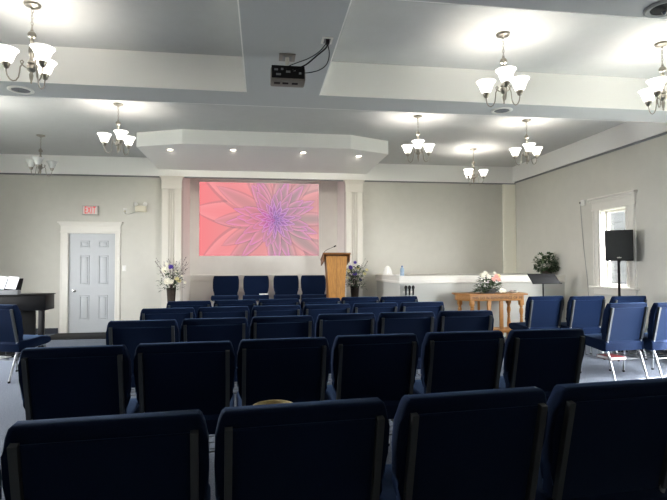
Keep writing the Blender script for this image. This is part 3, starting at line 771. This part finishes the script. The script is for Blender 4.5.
q = MB(); q.lathe([(.024, -.02), (.024, .0)], 12); q.build('pole_socket', M['black'], r)

# wall jack and thin speaker wire on the right wall
r = thing('wall_jack', (XR, 8.06, 2.40), 0, 'small white jack box high on the right wall', 'wall jack')
MB().box((-.03, -.045, -.05), (0, .045, .05), .005).build('box', M['white'], r)
MB().box((-.034, .04, -.01), (-.012, .075, .02), .003).build('plug', M['black'], r)
cable('speaker_wire', [(XR - .012, 8.13, 2.395), (XR - .012, 8.12, 2.2), (XR - .012, 8.06, 1.6), (XR - .012, 7.97, .95), (XR - .02, 7.92, .3), (XR - .03, 7.88, .05)], .004, 'thin dark wire hanging down the right wall from the jack box', 'grey')

# ------------------------------------------------------------------ on the back wall: EXIT sign, emergency lamp, switch
ye = YB
r = thing('exit_sign', (-3.368, ye, 2.422), 0, 'lit EXIT sign with red letters above the door', 'sign')
MB().box((-.152, -.045, -.092), (.152, 0, .092), .006).build('housing', M['ltgrey'], r)
MB().box((-.135, -.050, -.078), (.135, -.044, .078), .003).build('face', M['exitface'], r)
text_mesh('exit_letters', 'EXIT', .20, 'exitred', (0, -.0515, -.004), (PI / 2, 0, 0), r, .001, 1.16, .46, .0)
r = thing('emergency_light', (-2.412, ye, 2.462), 0, 'cream emergency lamp box with two round heads right of the door', 'emergency light')
MB().box((-.105, -.07, -.062), (.105, 0, .062), .008).build('housing', M['cream'], r)
for s in (-1, 1):
    h_ = MB(); mt = Matrix.Translation((s * .085, -.05, .095)) @ Matrix.Rotation(PI / 2, 4, 'X') @ Matrix.Rotation(s * .3, 4, 'Y')
    h_.lathe([(.012, -.03), (.03, -.02), (.042, .01), (.042, .02), (.036, .024)], 16, mtx=mt); hd = h_.build('lamp_head', M['white'], r)
    MB().lathe([(.034, .020), (.03, .028), (.004, .03)], 14, mtx=mt).build('lens', M['white'], hd)
    MB().tube([(s * .06, -.04, .06), (s * .08, -.045, .08)], .009, 8).build('neck', M['cream'], hd)
r = thing('outlet_cover', (-2.72, ye, 2.425), 0, 'white wall outlet with plug left of the emergency lamp', 'outlet')
MB().box((-.036, -.008, -.055), (.036, 0, .055), .004).build('plate', M['white'], r)
MB().lathe([(.02, 0), (.022, .03), (.012, .04)], 12, mtx=Matrix.Translation((0, -.006, -.015)) @ Matrix.Rotation(PI / 2, 4, 'X')).build('plug', M['cream'], r)
cable('lamp_cord', [(-2.72, ye - .03, 2.39), (-2.69, ye - .012, 2.355), (-2.62, ye - .012, 2.365), (-2.56, ye - .012, 2.385), (-2.51, ye - .02, 2.405)], .006, 'short pale cord joining wall outlet and emergency lamp', 'ltgrey')
r = thing('light_switch', (-2.727, ye, 1.272), 0, 'white light switch plate on the wall right of the door', 'switch')
MB().box((-.036, -.007, -.058), (.036, 0, .058), .003).build('plate', M['white'], r)
MB().box((-.016, -.012, -.033), (.016, -.006, .033), .003).build('rocker', M['paper'], r)
tag(MB().box((-3.95, 9.60, 0), (-2.72, 10.46, .012), .004).build('door_mat', M['black']), 'dark mat on the carpet in front of the door', 'mat')

# ------------------------------------------------------------------ piano and music rest at the left edge
PXR, PY = -2.99, 7.6
r = thing('digital_piano', (-3.725, PY + .28, 0), 0, 'black piano with open sheet music at the left edge', 'piano')
q = MB(); q.box((-.69, -.28, .69), (.69, .04, .905), .012); q.build('body', M['gloss'], r)
MB().box((-.70, -.295, .905), (.70, .055, .922), .005).build('lid', M['gloss'], r)
for x in (-.625, .625): MB().box((x - .035, -.27, 0), (x + .035, -.21, .695), .006).build('leg', M['gloss'], r)
q = MB(); q.box((-.45, -.04, 0), (.455, .0, .695), .004); q.build('modesty_panel', M['gloss'], r)
for x in (-.06, 0, .06): MB().box((x - .012, -.16, .03), (x + .012, -.02, .045), .004).build('pedal', M['chrome'], r)
sl = Matrix.Translation((-.035, -.22, .925)) @ Matrix.Rotation(-.42, 4, 'X')
MB().box((-.36, -.002, 0), (.36, .014, .24), .004, mtx=sl).build('music_rest', M['black'], r)
MB().box((-.38, -.075, -.012), (.37, .014, .055), .006, mtx=Matrix.Translation((-.035, -.22, .925))).build('rest_ledge', M['grey'], r)
slw = Matrix.Translation((-3.76, PY + .06, .925 + .056)) @ Matrix.Rotation(-.42, 4, 'X')
rgp = random.Random(2)
for i in range(4):
    x = .235 - .155 * i
    o = MB().box((-.072, -.006 - .002 * i, 0), (.072, -.003, .19 + .004 * i), .001, mtx=slw @ Matrix.Translation((x, -.004, .012)) @ Matrix.Rotation(.10, 4, 'Y')).build('sheet_music', M['sheet'], smooth=0)
    tag(o, f'white sheet of music on the piano rest, {["rightmost", "second from the right", "third from the right", "cut off by the left edge"][i]}', 'sheet music', 'sheets on the piano rest')

# ------------------------------------------------------------------ light
wd = bpy.data.worlds.new('sky'); S.world = wd; wd.use_nodes = True
bg = wd.node_tree.nodes['Background']; bg.inputs['Color'].default_value = (.97, .985, 1.0, 1); bg.inputs['Strength'].default_value = 20.0
def portal(x, y0, y1, z0, z1, right):
    l = bpy.data.lights.new('window_portal', 'AREA'); l.shape = 'RECTANGLE'; l.size = z1 - z0; l.size_y = y1 - y0; l.cycles.is_portal = True
    o = bpy.data.objects.new('window_portal', l); COL.objects.link(o); o.location = (x, (y0 + y1) / 2, (z0 + z1) / 2)
    o.rotation_euler = (0, PI / 2 if right else -PI / 2, 0)
for y0, y1, z0, z1 in HR: portal(XR + .145, y0, y1, z0, z1, True)
for y0, y1, z0, z1 in HL: portal(XL - .145, y0, y1, z0, z1, False)
sun = bpy.data.lights.new('sun', 'SUN'); sun.energy = 22; sun.angle = .0093; sun.color = (1, .95, .88)
so = bpy.data.objects.new('sun', sun); COL.objects.link(so)
so.rotation_euler = Vector((-1, .33, -1.5)).to_track_quat('-Z', 'Y').to_euler(); so.location = (20, -5, 20)

# ------------------------------------------------------------------ camera
F = 500.0; yw, pt, rl = math.radians(8.1256), math.radians(1.789), math.radians(-.2069)
fw = Vector((math.sin(yw) * math.cos(pt), math.cos(yw) * math.cos(pt), math.sin(pt))); rt = Vector((math.cos(yw), -math.sin(yw), 0)); up = rt.cross(fw)
Xc = rt * math.cos(rl) + up * math.sin(rl); Uc = -rt * math.sin(rl) + up * math.cos(rl)
cam = bpy.data.cameras.new('camera'); cam.sensor_fit = 'HORIZONTAL'; cam.sensor_width = 36; cam.lens = F * 36 / 667; cam.clip_start = .05
co = bpy.data.objects.new('camera', cam); COL.objects.link(co)
co.matrix_world = Matrix(((Xc.x, Uc.x, -fw.x, 0), (Xc.y, Uc.y, -fw.y, 0), (Xc.z, Uc.z, -fw.z, 1.31), (0, 0, 0, 1)))
S.camera = co
vs = S.view_settings
S.display_settings.display_device = 'sRGB'; vs.view_transform = 'Standard'; vs.look = 'None'; vs.gamma = 1; vs.use_curve_mapping = False; vs.exposure = 1.72
S.cycles.use_denoising = True
S.cycles.max_bounces = 8; S.cycles.diffuse_bounces = 5; S.cycles.sample_clamp_indirect = 6
